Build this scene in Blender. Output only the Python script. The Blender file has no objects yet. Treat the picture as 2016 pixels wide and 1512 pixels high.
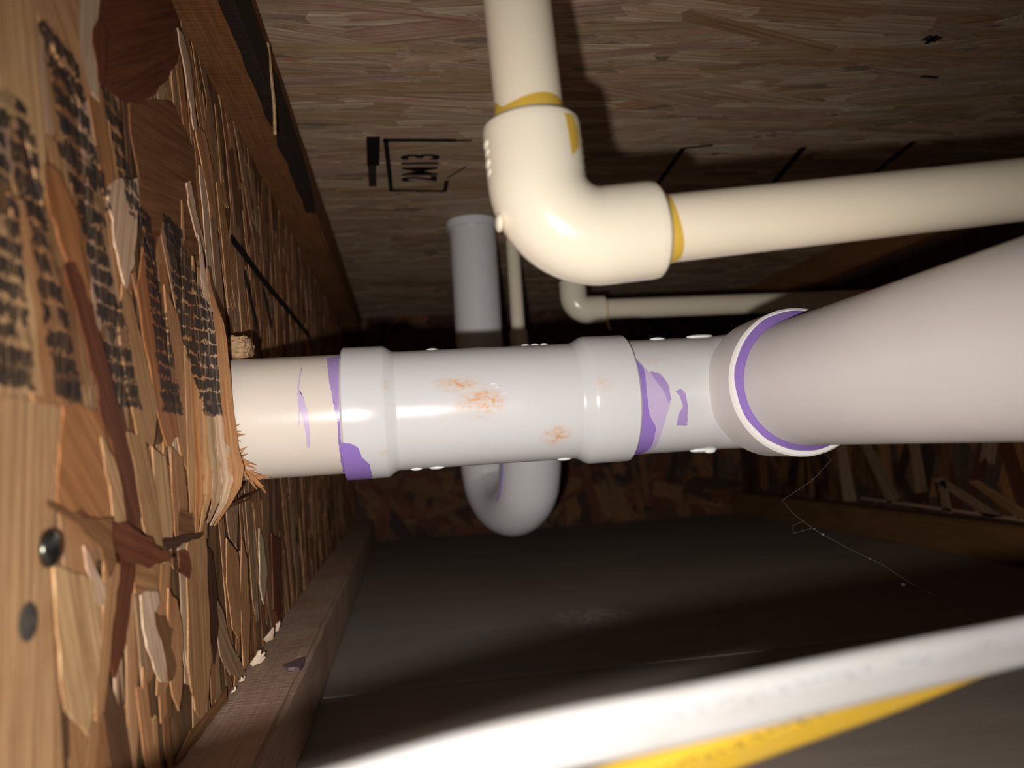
import bpy, bmesh, math, random
from mathutils import Vector, Matrix, noise

# ------------------------------------------------------------------ camera, world, flash, exposure
scene = bpy.context.scene
COL = scene.collection
scene.view_settings.view_transform = 'Standard'
scene.view_settings.look = 'None'
scene.view_settings.gamma = 1.0
scene.view_settings.use_curve_mapping = False
scene.view_settings.exposure = 0.0

cam_data = bpy.data.cameras.new('camera')
cam_data.sensor_width = 36.0
cam_data.lens = 36.0 * 1515.0 / 2016.0
cam_data.clip_start = 0.005
cam_data.clip_end = 20
cam_data.dof.use_dof = True
cam_data.dof.focus_distance = 0.375
cam_data.dof.aperture_fstop = 9.0
cam = bpy.data.objects.new('camera', cam_data)
COL.objects.link(cam)
# the joist bay runs along +Y; the phone is turned a little right, tipped up 5 degrees and rolled 3 degrees
cam.matrix_world = Matrix(((0.9887, 0.0527, -0.1404, 0.0),
                           (-0.1355, -0.0873, -0.9869, 0.0),
                           (-0.0642, 0.9948, -0.0792, 0.0),
                           (0, 0, 0, 1)))
scene.camera = cam

world = bpy.data.worlds.new('world')
scene.world = world
world.use_nodes = True
world.node_tree.nodes['Background'].inputs[0].default_value = (1.0, 0.93, 0.86, 1)
world.node_tree.nodes['Background'].inputs[1].default_value = 0.018

FLASH_ENERGY = 11.6
fl = bpy.data.lights.new('phone_flash', 'SPOT')
fl.energy = FLASH_ENERGY
fl.color = (1.0, 0.955, 0.90)
fl.shadow_soft_size = 0.003
fl.spot_size = math.radians(146)
fl.spot_blend = 1.0
fl.use_nodes = True
_nt = fl.node_tree
_em = _nt.nodes['Emission']
_fo = _nt.nodes.new('ShaderNodeLightFalloff')
_fo.inputs['Strength'].default_value = 1.0
_fo.inputs['Smooth'].default_value = 0.10
_nt.links.new(_fo.outputs['Quadratic'], _em.inputs['Strength'])
flash = bpy.data.objects.new('phone_flash', fl)
COL.objects.link(flash)
flash.location = (-0.018, 0.0, -0.0175)
flash.rotation_euler = Vector((0.0, 1.0, -0.34)).to_track_quat('-Z', 'Y').to_euler()

STRANDS=[
 ('red',0,0,[(241.0,134.9),(258.0,165.5),(325.4,209.3),(347.4,190.1),(332.5,171.7),(312.1,152.7),(300.0,142.1),(282.1,129.1),(259.8,122.8),(244.9,120.6)]),
 ('brown',0,1,[(271.7,126.6),(299.9,140.7),(326.8,151.1),(352.8,143.0),(362.4,115.5),(368.6,93.2),(344.6,91.8),(324.4,90.8),(314.7,96.4),(307.0,95.7),(298.8,85.8),(294.4,75.0),(288.1,80.9),(281.5,86.5),(280.1,102.6),(273.4,114.6)]),
 ('red',0.2,0,[(216.8,54.6),(223.9,58.4),(229.7,53.3),(237.0,42.8),(249.6,26.0),(259.5,13.8),(268.8,2.4),(274.5,-12.9),(267.3,-18.9),(259.9,-20.1),(254.8,-5.2),(242.9,13.3),(232.8,30.4),(225.8,42.4)]),
 ('red',0,0,[(251.8,-25.8),(266.5,-30.2),(263.2,-37.7),(260.1,-43.4),(256.5,-50.4),(252.8,-55.5),(247.2,-60.7),(243.6,-54.6),(241.1,-51.8),(244.2,-44.6),(248.0,-35.0)]),
 ('red',5,0,[(224.1,-9.3),(237.6,-15.3),(251.2,-15.8),(259.5,-18.9),(270.8,-22.9),(277.9,-27.6),(286.4,-32.7),(277.0,-32.0),(269.1,-32.4),(258.8,-29.4),(250.9,-26.2),(242.8,-22.4),(237.4,-19.2),(227.1,-14.3)]),
 ('brown',2,0,[(204.3,-6.0),(209.1,-7.2),(217.2,-10.4),(228.9,-12.4),(241.4,-13.5),(241.1,-19.3),(243.7,-27.0),(239.0,-30.6),(233.7,-21.3),(220.7,-13.1),(207.7,-8.5),(204.5,-7.3)]),
 ('pale',0.4,0,[(225.9,-19.7),(229.5,-22.2),(232.7,-26.8),(239.2,-33.5),(238.6,-37.4),(235.6,-38.0),(231.2,-35.6),(230.1,-29.2)]),
 ('orange',0,0,[(215.3,18.4),(228.7,18.5),(241.2,17.0),(244.5,7.3),(246.7,-3.3),(249.1,-16.4),(227.2,-13.6),(212.5,-8.5),(210.6,-5.8),(213.0,4.5)]),
 ('straw',0.1,0,[(239.0,10.2),(248.3,4.2),(258.3,-4.6),(264.9,-12.2),(261.7,-19.2),(249.9,-17.2),(246.3,-9.4),(242.2,-0.2)]),
 ('straw',0,1,[(173.1,17.4),(199.3,18.0),(214.4,17.7),(210.1,4.5),(209.1,-8.2),(206.8,-32.8),(212.2,-74.7),(171.9,-58.5)]),
 ('straw',0.1,0,[(207.2,-21.8),(233.2,-31.1),(236.8,-43.0),(234.9,-52.3),(226.1,-69.9),(212.8,-59.0),(209.0,-39.4)]),
 ('tan',0.2,0,[(239.3,-24.9),(250.8,-28.3),(246.8,-40.8),(241.3,-55.4),(236.6,-66.7),(231.3,-67.7),(232.4,-58.5),(236.7,-45.8)]),
 ('tan',0,0,[(263.2,-30.0),(285.2,-34.6),(287.2,-42.7),(275.7,-41.8),(265.8,-39.4)]),
 ('pale',0.4,0,[(269.5,-40.7),(284.6,-42.1),(287.5,-46.4),(281.9,-48.7),(282.6,-53.3),(289.3,-63.1),(291.7,-74.5),(286.2,-73.2),(280.4,-67.2),(273.2,-55.8)]),
 ('tan',0.3,0,[(298.6,-43.4),(307.2,-49.0),(312.4,-61.3),(312.2,-76.3),(306.4,-89.3),(298.3,-77.8),(296.3,-61.3)]),
 ('tan',0.5,0,[(324.7,-22.5),(336.4,-22.7),(350.1,-28.0),(351.7,-55.1),(353.2,-83.2),(343.6,-107.4),(328.0,-96.2),(320.5,-74.7),(322.2,-45.9)]),
 ('dark',0.2,0,[(350.9,-34.6),(362.4,-39.3),(367.5,-55.7),(369.9,-71.9),(359.7,-87.1),(354.3,-75.0),(351.7,-55.1)]),
 ('grey',0.3,0,[(362.8,-57.1),(377.4,-66.7),(392.8,-86.4),(421.4,-108.7),(411.3,-110.8),(388.7,-99.5),(370.9,-85.6)]),
 ('brown',1.5,0,[(374.4,-101.1),(375.2,-108.8),(347.5,-108.7),(322.3,-108.7),(307.6,-108.7),(300.5,-105.1),(320.3,-101.4),(348.3,-101.8)]),
 ('brown',0.3,0,[(282.9,-49.6),(293.6,-52.7),(301.3,-58.8),(298.4,-64.5),(303.7,-72.1),(301.6,-75.2),(293.9,-75.6),(291.4,-65.3),(278.4,-53.7)]),
 ('dark',3,0,[(280.7,-24.7),(303.2,-26.1),(334.3,-27.5),(334.2,-29.1),(319.7,-29.5),(302.9,-29.4),(288.4,-28.4)]),
 ('dark',14,0,[(330.5,-22.2),(338.3,-19.1),(354.6,-18.6),(370.8,-17.9),(386.6,-16.0),(384.4,-17.3),(366.8,-19.9),(350.8,-22.6),(341.0,-23.1)]),
 ('red',1,0,[(311.5,-31.8),(322.0,-34.1),(324.2,-40.3),(322.4,-44.0),(309.4,-39.7),(312.2,-38.2)]),
 ('pale',0.1,1,[(248.3,87.0),(256.7,93.8),(275.9,101.1),(276.3,92.1),(273.3,78.7),(268.6,67.0),(262.4,57.9),(256.7,65.8),(252.2,76.1)]),
 ('pale',0,1,[(226.9,142.2),(249.3,156.5),(242.6,135.8),(243.7,126.5),(245.0,114.1),(236.2,114.8),(230.8,121.4),(227.0,130.0)]),
 ('straw',0,1,[(176.5,112.6),(202.7,129.6),(204.7,106.2),(208.0,79.2),(206.2,66.6),(196.2,83.7),(176.0,82.0)]),
 ('straw',0,1,[(202.7,129.6),(227.7,145.9),(230.1,122.6),(238.7,112.8),(229.4,106.9),(216.6,112.4),(205.1,117.3)]),
 ('orange',0,1,[(206.1,79.8),(215.3,80.6),(226.2,72.8),(230.7,59.4),(235.3,45.5),(226.6,45.4),(217.6,58.9),(209.6,67.6)]),
 ('tan',0,1,[(188.5,65.9),(200.8,67.5),(214.2,49.9),(219.5,31.7),(218.3,17.9),(199.3,17.4),(192.4,35.5)]),
 ('straw',0,1,[(177.6,57.6),(190.2,60.4),(200.0,41.7),(203.2,19.5),(176.9,18.7)]),
 ('brown',0.2,0,[(329.7,94.5),(344.6,91.8),(360.0,81.7),(373.6,60.5),(379.4,46.7),(365.0,35.8),(356.3,51.0),(342.1,68.9)]),
 ('tan',0.1,1,[(258.9,59.7),(266.9,56.3),(278.1,40.7),(289.9,22.1),(284.4,7.6),(269.4,10.8),(260.4,26.9),(255.2,42.6)]),
 ('orange',0.1,1,[(281.1,80.9),(291.7,70.6),(302.8,49.8),(308.6,31.0),(316.5,11.7),(301.5,7.7),(289.9,22.1),(280.7,41.1),(273.0,61.0)]),
 ('tan',0,1,[(304.6,69.6),(321.4,60.8),(335.5,37.6),(350.0,12.4),(339.5,-9.1),(320.4,3.8),(311.4,27.3)]),
 ('grey',0,1,[(363.1,63.6),(380.1,51.7),(394.4,23.2),(397.8,3.3),(374.2,-6.0),(362.3,8.1),(359.6,35.4)]),
 ('tan',0.2,0,[(259.4,12.2),(275.8,10.9),(287.2,-10.2),(292.4,-28.5),(277.9,-27.6),(270.6,-12.6),(265.9,0.8)]),
 ('straw',0.2,0,[(284.4,7.6),(298.7,3.9),(305.5,-15.1),(302.5,-33.4),(294.1,-34.1),(288.6,-13.9)]),
 ('tan',0.1,0,[(306.4,7.7),(320.4,3.8),(325.5,-14.5),(322.6,-28.2),(309.3,-27.7),(305.8,-11.3)]),
 ('grey',0.3,0,[(341.0,3.6),(353.4,-0.9),(358.3,-16.6),(353.0,-31.6),(340.7,-26.0),(337.7,-11.1)]),
 ('brown',0.1,0,[(313.8,-15.7),(332.3,-19.0),(334.3,-27.5),(322.4,-30.2),(310.9,-25.0)]),
 ('pale',0.5,0,[(361.5,138.0),(368.9,140.1),(374.3,124.2),(378.8,100.7),(388.2,67.7),(392.3,38.1),(395.7,3.3),(387.2,2.1),(382.7,27.6),(375.5,60.8),(367.9,102.7)]),
 ('grey',0.3,0,[(373.6,148.9),(384.7,145.5),(394.0,109.8),(403.3,70.2),(407.6,39.4),(399.4,28.6),(392.7,55.8),(383.2,96.8)]),
 ('pale',0.4,0,[(338.5,121.4),(345.1,124.9),(347.8,120.1),(354.9,110.8),(365.8,99.7),(360.2,97.8),(349.3,104.5),(340.7,113.2)]),
 ('pale',0.4,0,[(332.6,187.7),(339.5,189.0),(348.3,183.5),(353.4,170.6),(358.3,154.8),(352.9,151.3),(346.1,163.5),(338.4,178.2)]),
 ('tan',0.2,0,[(355.1,155.8),(373.0,158.6),(386.7,146.3),(392.0,124.8),(379.2,118.3),(368.5,137.0)]),
 ('grey',0.2,0,[(381.0,8.2),(406.6,3.2),(416.4,-23.0),(410.8,-43.0),(396.2,-36.3),(386.6,-16.0)]),
 ('tan',0.3,0,[(423.4,-39.3),(434.0,-51.2),(437.0,-78.5),(430.0,-103.3),(417.1,-105.0),(415.1,-74.1)]),
 ('pale',0.3,0,[(471.8,-38.7),(481.5,-45.6),(490.1,-67.9),(476.9,-83.5),(467.1,-70.1)]),
 ('tan',0.2,0,[(389.9,-35.6),(412.7,-45.8),(415.9,-69.2),(410.4,-88.2),(396.0,-80.0),(386.8,-56.7)]),
 ('red',0.1,0,[(512.5,-45.8),(540.1,-52.1),(542.2,-86.0),(525.2,-105.7),(509.2,-92.8)]),
 ('red',0,1,[(239.8,134.2),(246.1,142.8),(252.2,141.2),(249.2,124.4),(243.3,119.8)]),
]

# ------------------------------------------------------------------ measures of the bay (metres, lens at the origin)
ZF, ZC = -0.146, 0.235           # board below, subfloor above
XL, XR, YB = -0.089, 0.597, 1.33  # webs left and right, far end
ZLO, ZHI = -0.108, 0.197         # flange faces
YN = -0.30                       # how far the bay goes on behind the lens
PX, PY, PZ = 0.183, 0.389, 0.0208  # drain axes
R = 0.0295

# ------------------------------------------------------------------ node helpers
class NT:
    def __init__(self, name):
        self.m = bpy.data.materials.new(name); self.m.use_nodes = True
        self.t = self.m.node_tree; self.n = self.t.nodes; self.l = self.t.links
        self.b = self.n['Principled BSDF']
    def put(self, sock, v):
        if isinstance(v, bpy.types.NodeSocket): self.l.new(v, sock)
        elif v is not None: sock.default_value = v
    def math(self, op, a, b=None, c=None, clamp=False):
        q = self.n.new('ShaderNodeMath'); q.operation = op; q.use_clamp = clamp
        self.put(q.inputs[0], a); self.put(q.inputs[1], b); self.put(q.inputs[2], c)
        return q.outputs[0]
    def mix(self, f, a, b, kind='MIX'):
        q = self.n.new('ShaderNodeMix'); q.data_type = 'RGBA'; q.blend_type = kind
        self.put(q.inputs[0], f); self.put(q.inputs[6], a); self.put(q.inputs[7], b)
        return q.outputs[2]
    def ramp(self, f, stops):
        q = self.n.new('ShaderNodeValToRGB'); e = q.color_ramp.elements
        while len(e) < len(stops): e.new(0.5)
        for k, (p, c) in enumerate(stops):
            e[k].position = p; e[k].color = c if len(c) == 4 else (*c, 1)
        self.put(q.inputs[0], f); return q.outputs[0]
    def noise(self, vec, scale, detail=3, rough=0.55, out=0):
        q = self.n.new('ShaderNodeTexNoise'); q.inputs['Scale'].default_value = scale
        q.inputs['Detail'].default_value = detail; q.inputs['Roughness'].default_value = rough
        self.put(q.inputs['Vector'], vec); return q.outputs[out]
    def voro(self, vec, scale, out='Color'):
        q = self.n.new('ShaderNodeTexVoronoi'); q.inputs['Scale'].default_value = scale
        self.put(q.inputs['Vector'], vec); return q.outputs[out]
    def scaled(self, vec, s, rot=(0, 0, 0), loc=(0, 0, 0)):
        q = self.n.new('ShaderNodeMapping'); q.inputs['Scale'].default_value = s
        q.inputs['Rotation'].default_value = rot; q.inputs['Location'].default_value = loc
        self.put(q.inputs['Vector'], vec); return q.outputs[0]
    def pos(self):
        return self.n.new('ShaderNodeNewGeometry').outputs['Position']
    def uv(self):
        return self.n.new('ShaderNodeUVMap').outputs[0]
    def attr(self, name):
        q = self.n.new('ShaderNodeAttribute'); q.attribute_name = name; return q.outputs['Color']
    def xyz(self, v):
        q = self.n.new('ShaderNodeSeparateXYZ'); self.put(q.inputs[0], v); return q.outputs
    def bump(self, h, strength=0.3, dist=0.001):
        q = self.n.new('ShaderNodeBump'); q.inputs['Strength'].default_value = strength
        q.inputs['Distance'].default_value = dist; self.put(q.inputs['Height'], h)
        self.l.new(q.outputs[0], self.b.inputs['Normal'])
    def done(self, col, rough=0.6, spec=0.5, coat=0.0):
        self.put(self.b.inputs['Base Color'], col); self.put(self.b.inputs['Roughness'], rough)
        self.b.inputs['Specular IOR Level'].default_value = spec
        if coat: self.b.inputs['Coat Weight'].default_value = coat
        return self.m

def rgb(r, g, b):   # display value 0..255 to linear
    f = lambda c: (c / 255 / 12.92) if c / 255 < 0.04045 else ((c / 255 + 0.055) / 1.055) ** 2.4
    return (f(r), f(g), f(b), 1)

# black stencilled lettering of the joist mill: slanting lines of print, (depth, height) corners in mm
INK = [((174.1,86.8),(189.1,91.9),(178.9,19.8),(199.9,21.5)),
       ((186.8,88.9),(197.7,92.8),(211.2,18.8),(230.5,20.1)),
       ((202.8,120.0),(226.9,120.0),(220.8,90.0),(249.8,90.0)),
       ((211.8,92.0),(249.8,92.0),(229.9,75.4),(250.8,75.4)),
       ((227.9,76.6),(245.3,76.6),(252.1,19.9),(275.1,20.6)),
       ((246.1,122.2),(260.7,122.2),(266.6,85.5),(283.0,85.5)),
       ((275.2,92.0),(291.3,92.0),(296.6,20.3),(325.1,20.7)),
       ((305.2,98.6),(330.9,98.6),(341.4,20.8),(386.1,20.9))]

def ink_mask(N):
    P = N.xyz(N.pos())
    wob = N.noise(N.pos(), 260, 3)
    wob2 = N.noise(N.scaled(N.pos(), (1, 1, 1), loc=(3, 7, 1)), 420, 2)
    Y = N.math('ADD', P[1], N.math('MULTIPLY', N.math('SUBTRACT', wob, 0.5), 0.009))
    Z = N.math('ADD', P[2], N.math('MULTIPLY', N.math('SUBTRACT', wob2, 0.5), 0.004))
    total = None
    rag = N.math('MULTIPLY', N.math('SUBTRACT', N.noise(N.scaled(N.pos(), (1, 1, 1), loc=(9, 2, 5)), 330, 3, 0.65), 0.5), 1.5)
    for k, (tl, tr, bl, br) in enumerate(INK):
        zt = (tl[1] + tr[1]) / 2000; zb = (bl[1] + br[1]) / 2000
        s = N.math('DIVIDE', N.math('SUBTRACT', Z, zb), zt - zb)
        yl = N.math('MULTIPLY_ADD', s, (tl[0] - bl[0]) / 1000, bl[0] / 1000)
        w0, w1 = (br[0] - bl[0]) / 1000, (tr[0] - tl[0]) / 1000
        w = N.math('MULTIPLY_ADD', s, w1 - w0, w0)
        v = N.math('DIVIDE', N.math('SUBTRACT', Y, yl), w)
        iv = N.math('LESS_THAN', N.math('ABSOLUTE', N.math('SUBTRACT', v, 0.5)), 0.47)
        iz = N.math('LESS_THAN', N.math('ABSOLUTE', N.math('SUBTRACT', s, 0.5)), 0.5)
        # letters: dashes across the line with gaps, some strokes missing
        per = (0.0050, 0.0062, 0.0066, 0.0060, 0.0056, 0.0058, 0.0047, 0.0052)[k]
        row = N.math('DIVIDE', Z, per)
        fr = N.math('FRACT', row)
        dash = N.math('GREATER_THAN', N.math('ADD', fr, rag), (0.20, 0.20, 0.27, 0.25, 0.15, 0.22, 0.12, 0.12)[k])
        cell = N.n.new('ShaderNodeTexWhiteNoise'); cell.noise_dimensions = '3D'
        cv = N.n.new('ShaderNodeCombineXYZ')
        N.put(cv.inputs[0], N.math('FLOOR', row)); N.put(cv.inputs[1], N.math('FLOOR', N.math('MULTIPLY', v, 3.2)))
        cv.inputs[2].default_value = k * 1.7
        N.l.new(cv.outputs[0], cell.inputs['Vector'])
        on = N.math('GREATER_THAN', cell.outputs['Value'], (0.12, 0.12, 0.16, 0.14, 0.05, 0.12, 0.03, 0.03)[k])
        solid = N.math('LESS_THAN', s, (0.14, 0.10, 0, 0.2, 0.13, 0, 0.11, 0.12)[k])
        if k in (5, 7):
            solid = N.math('MAXIMUM', solid, N.math('GREATER_THAN', s, 0.80))
        pat = N.math('MAXIMUM', N.math('MULTIPLY', dash, on), solid)
        pat = N.math('MULTIPLY_ADD', dash, 0.35, N.math('MULTIPLY', pat, 0.65))
        msk = N.math('MULTIPLY', N.math('MULTIPLY', iv, iz), pat)
        total = msk if total is None else N.math('MAXIMUM', total, msk)
    # worn away along the grain
    gr = N.noise(N.scaled(N.pos(), (1, 900, 60), rot=(math.radians(-14), 0, 0)), 1.0, 2)
    wear = N.ramp(gr, [(0.30, (0.45,) * 3), (0.48, (1, 1, 1))])
    return N.math('MULTIPLY', total, wear, clamp=True)

def strand_material(name, inked):
    N = NT(name)
    uv = N.uv()
    g1 = N.noise(N.scaled(uv, (14, 420, 1)), 1.0, 4, 0.65)
    g2 = N.noise(N.scaled(uv, (60, 1500, 1)), 1.0, 2)
    blot = N.noise(uv, 55, 3)
    col = N.mix(N.ramp(g1, [(0.32, (0,) * 3), (0.68, (1,) * 3)]), N.mix(1.0, N.attr('tint'), (0.50, 0.42, 0.36, 1), 'MULTIPLY'), N.attr('tint'))
    col = N.mix(N.ramp(g2, [(0.55, (0,) * 3), (0.75, (0.35,) * 3)]), col, N.mix(1.0, col, (1.35, 1.35, 1.35, 1), 'MULTIPLY'))
    col = N.mix(N.ramp(blot, [(0.5, (0,) * 3), (0.8, (0.45,) * 3)]), col, N.mix(1.0, col, (0.72, 0.55, 0.42, 1), 'MULTIPLY'))
    if inked:
        col = N.mix(N.math('MULTIPLY', ink_mask(N), 0.93), col, (0.012, 0.012, 0.014, 1))
    N.bump(N.math('ADD', g1, g2), 0.35, 0.0006)
    return N.done(col, 0.72, 0.25)

def osb_material(name, axis_scale, tint, rot=(0, 0, 0)):
    N = NT(name)
    p = N.scaled(N.pos(), axis_scale, rot=rot)
    cells = N.xyz(N.voro(p, 1.0))
    fine = N.noise(N.scaled(N.pos(), tuple(a * 6 for a in axis_scale), rot=rot), 1.0, 4, 0.7)
    base = N.ramp(cells[0], [(0.0, tuple(c * 0.55 for c in tint)), (0.45, tint), (0.8, tuple(c * 1.25 for c in tint)), (1.0, (tint[0] * 1.0, tint[1] * 0.72, tint[2] * 0.5))])
    col = N.mix(N.ramp(fine, [(0.35, (0,) * 3), (0.7, (1,) * 3)]), N.mix(1.0, base, (0.55, 0.5, 0.46, 1), 'MULTIPLY'), base)
    N.bump(N.math('ADD', fine, N.math('MULTIPLY', cells[1], 0.6)), 0.4, 0.001)
    return N.done(col, 0.8, 0.2)

def lumber_material(name, tint, scale=(900, 25, 900), dark=0.55):
    N = NT(name)
    g = N.noise(N.scaled(N.pos(), scale), 1.0, 5, 0.65)
    big = N.noise(N.pos(), 22, 3)
    saw = N.noise(N.scaled(N.pos(), (60, 700, 60)), 1.0, 2)
    col = N.mix(N.ramp(g, [(0.3, (0,) * 3), (0.7, (1,) * 3)]), tuple(c * dark for c in tint) + (1,), tint + (1,))
    col = N.mix(N.ramp(big, [(0.42, (0,) * 3), (0.7, (0.6,) * 3)]), col, N.mix(1.0, col, (0.75, 0.62, 0.55, 1), 'MULTIPLY'))
    N.bump(N.math('ADD', g, saw), 0.45, 0.0012)
    return N.done(col, 0.75, 0.25)

def plastic(name, c, rough=0.32, spec=0.5, var=0.06, marks=(), mark_col=(0.62, 0.32, 0.13), fine=True):
    N = NT(name)
    n = N.noise(N.pos(), 40, 4)
    dark = tuple(x * (1 - var) for x in c[:3]) + (1,)
    col = N.mix(n, dark, c)
    sp = N.noise(N.pos(), 900, 2)
    if fine:
        col = N.mix(N.ramp(sp, [(0.66, (0,) * 3), (0.76, (0.16,) * 3)]), col, (0.30, 0.24, 0.17, 1))
    if marks:     # rubbed-on clay coloured dirt: (x, y, z, rx, rz, strength)
        P = N.xyz(N.pos())
        brush = N.noise(N.scaled(N.pos(), (90, 90, 520)), 1.0, 5, 0.7)
        spots = N.noise(N.pos(), 330, 4, 0.7)
        tot = None
        for (mx, my, mz, rx, rz, st) in marks:
            dx = N.math('DIVIDE', N.math('SUBTRACT', P[0], mx), rx)
            dz = N.math('DIVIDE', N.math('SUBTRACT', P[2], mz), rz)
            dy = N.math('LESS_THAN', P[1], my)
            d = N.math('SQRT', N.math('ADD', N.math('MULTIPLY', dx, dx), N.math('MULTIPLY', dz, dz)))
            q = N.math('MULTIPLY', N.math('SUBTRACT', 1.0, d, clamp=True), st)
            q = N.math('MULTIPLY', q, dy)
            tot = q if tot is None else N.math('MAXIMUM', tot, q)
        f = N.math('MULTIPLY', tot, N.ramp(brush, [(0.34, (0,) * 3), (0.66, (1,) * 3)]))
        f = N.math('MULTIPLY', f, N.ramp(spots, [(0.36, (0.15,) * 3), (0.6, (1,) * 3)]), clamp=True)
        col = N.mix(f, col, mark_col + (1,))
    return N.done(col, N.ramp(n, [(0.3, (rough * 0.85,) * 3), (0.7, (rough * 1.2,) * 3)]), spec)

# ------------------------------------------------------------------ object helpers
def link(name, me, parent=None, mat=None):
    o = bpy.data.objects.new(name, me); COL.objects.link(o)
    if parent is not None:
        o.parent = parent
        w = Matrix.Identity(4); q = parent
        while q is not None:
            w = q.matrix_basis @ w if q.parent is None else q.matrix_parent_inverse @ q.matrix_basis @ w
            q = q.parent
        o.matrix_parent_inverse = w.inverted()
    if mat is not None: me.materials.append(mat)
    return o

def tag(o, label=None, cat=None, group=None, kind=None):
    if label: o['label'] = label
    if cat: o['category'] = cat
    if group: o['group'] = group
    if kind: o['kind'] = kind
    elif cat: o['kind'] = 'thing'
    return o

def thing(name, label, cat, loc):
    o = bpy.data.objects.new(name, None); COL.objects.link(o)
    o.empty_display_size = 0.02; o.location = loc
    return tag(o, label, cat)

def smooth(me, deg=35):
    me.shade_smooth(); me.set_sharp_from_angle(angle=math.radians(deg)); return me

def mesh(name, vs, fs):
    me = bpy.data.meshes.new(name); me.from_pydata(vs, [], fs); me.update(); return me

def box(name, x0, x1, y0, y1, z0, z1, mat, parent=None, bev=0.0, rag=0.0, seed=1):
    bm = bmesh.new()
    bmesh.ops.create_cube(bm, size=1)
    for v in bm.verts:
        v.co = Vector((x0 if v.co.x < 0 else x1, y0 if v.co.y < 0 else y1, z0 if v.co.z < 0 else z1))
    if bev: bmesh.ops.bevel(bm, geom=bm.edges[:], offset=bev, segments=2, affect='EDGES')
    if rag:
        L = [e for e in bm.edges if abs(e.verts[0].co.y - e.verts[1].co.y) > 0.5 * (y1 - y0)]
        bmesh.ops.subdivide_edges(bm, edges=L, cuts=60, use_grid_fill=True)
        for v in bm.verts:
            v.co += noise.noise_vector(v.co * 45 + Vector((seed, 0, 0))) * rag
    me = bpy.data.meshes.new(name); bm.to_mesh(me); bm.free()
    if bev: smooth(me, 40)
    return link(name, me, parent, mat)

def lathe(name, prof, origin, axis, mat, parent=None, seg=64, deg=32):
    """prof: (along, radius); closed with fans where radius is zero."""
    a = Vector(axis).normalized(); u = a.orthogonal().normalized(); w = a.cross(u)
    O = Vector(origin); vs, fs = [], []
    for (h, r) in prof:
        for k in range(seg):
            t = 2 * math.pi * k / seg
            vs.append(O + a * h + (u * math.cos(t) + w * math.sin(t)) * r)
    for i in range(len(prof) - 1):
        for k in range(seg):
            k2 = (k + 1) % seg
            fs.append((i * seg + k, i * seg + k2, (i + 1) * seg + k2, (i + 1) * seg + k))
    me = mesh(name, vs, fs)
    return link(name, smooth(me, deg), parent, mat)

def fillet(pts, rad, n=14):
    P = [Vector(p) for p in pts]; out = [P[0]]
    for i in range(1, len(P) - 1):
        A = (P[i - 1] - P[i]).normalized(); B = (P[i + 1] - P[i]).normalized()
        ang = A.angle(B); r = rad[i - 1] if isinstance(rad, (list, tuple)) else rad
        d = r / math.tan(ang / 2); c = P[i] + (A + B).normalized() * (r / math.sin(ang / 2))
        s = P[i] + A * d - c; e = P[i] + B * d - c; tot = s.angle(e)
        for k in range(n + 1):
            t = k / n
            out.append(c + (s * math.sin((1 - t) * tot) + e * math.sin(t * tot)) / math.sin(tot))
    out.append(P[-1]); return out

def catmull(pts, n=12):
    P = [Vector(p) for p in pts]; P = [2 * P[0] - P[1]] + P + [2 * P[-1] - P[-2]]; out = []
    for i in range(1, len(P) - 2):
        for k in range(n):
            t = k / n; a, b, c, d = P[i - 1:i + 3]
            out.append(0.5 * ((2 * b) + (c - a) * t + (2 * a - 5 * b + 4 * c - d) * t * t + (3 * b - a - 3 * c + d) * t ** 3))
    out.append(P[-2]); return out

def sweep(name, path, sect, mat, parent=None, up=(0, 0, 1), cap=True, deg=35, rads=None):
    """sect: list of 2-D points; rads scales the section along the path."""
    vs, fs = [], []; n = len(sect); U = Vector(up)
    for i, p in enumerate(path):
        t = (path[min(i + 1, len(path) - 1)] - path[max(i - 1, 0)]).normalized()
        s = t.cross(U)
        if s.length < 1e-4: s = t.orthogonal()
        s.normalize(); v = s.cross(t).normalized()
        k = 1.0 if rads is None else rads[i]
        for (a, b) in sect: vs.append(p + (s * a + v * b) * k)
    for i in range(len(path) - 1):
        for k in range(n):
            k2 = (k + 1) % n
            fs.append((i * n + k, i * n + k2, (i + 1) * n + k2, (i + 1) * n + k))
    if cap:
        fs.append(tuple(range(n - 1, -1, -1))); fs.append(tuple((len(path) - 1) * n + k for k in range(n)))
    me = mesh(name, vs, fs)
    return link(name, smooth(me, deg), parent, mat)

def ring(r, n=48):
    return [(r * math.cos(2 * math.pi * k / n), r * math.sin(2 * math.pi * k / n)) for k in range(n)]

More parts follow.
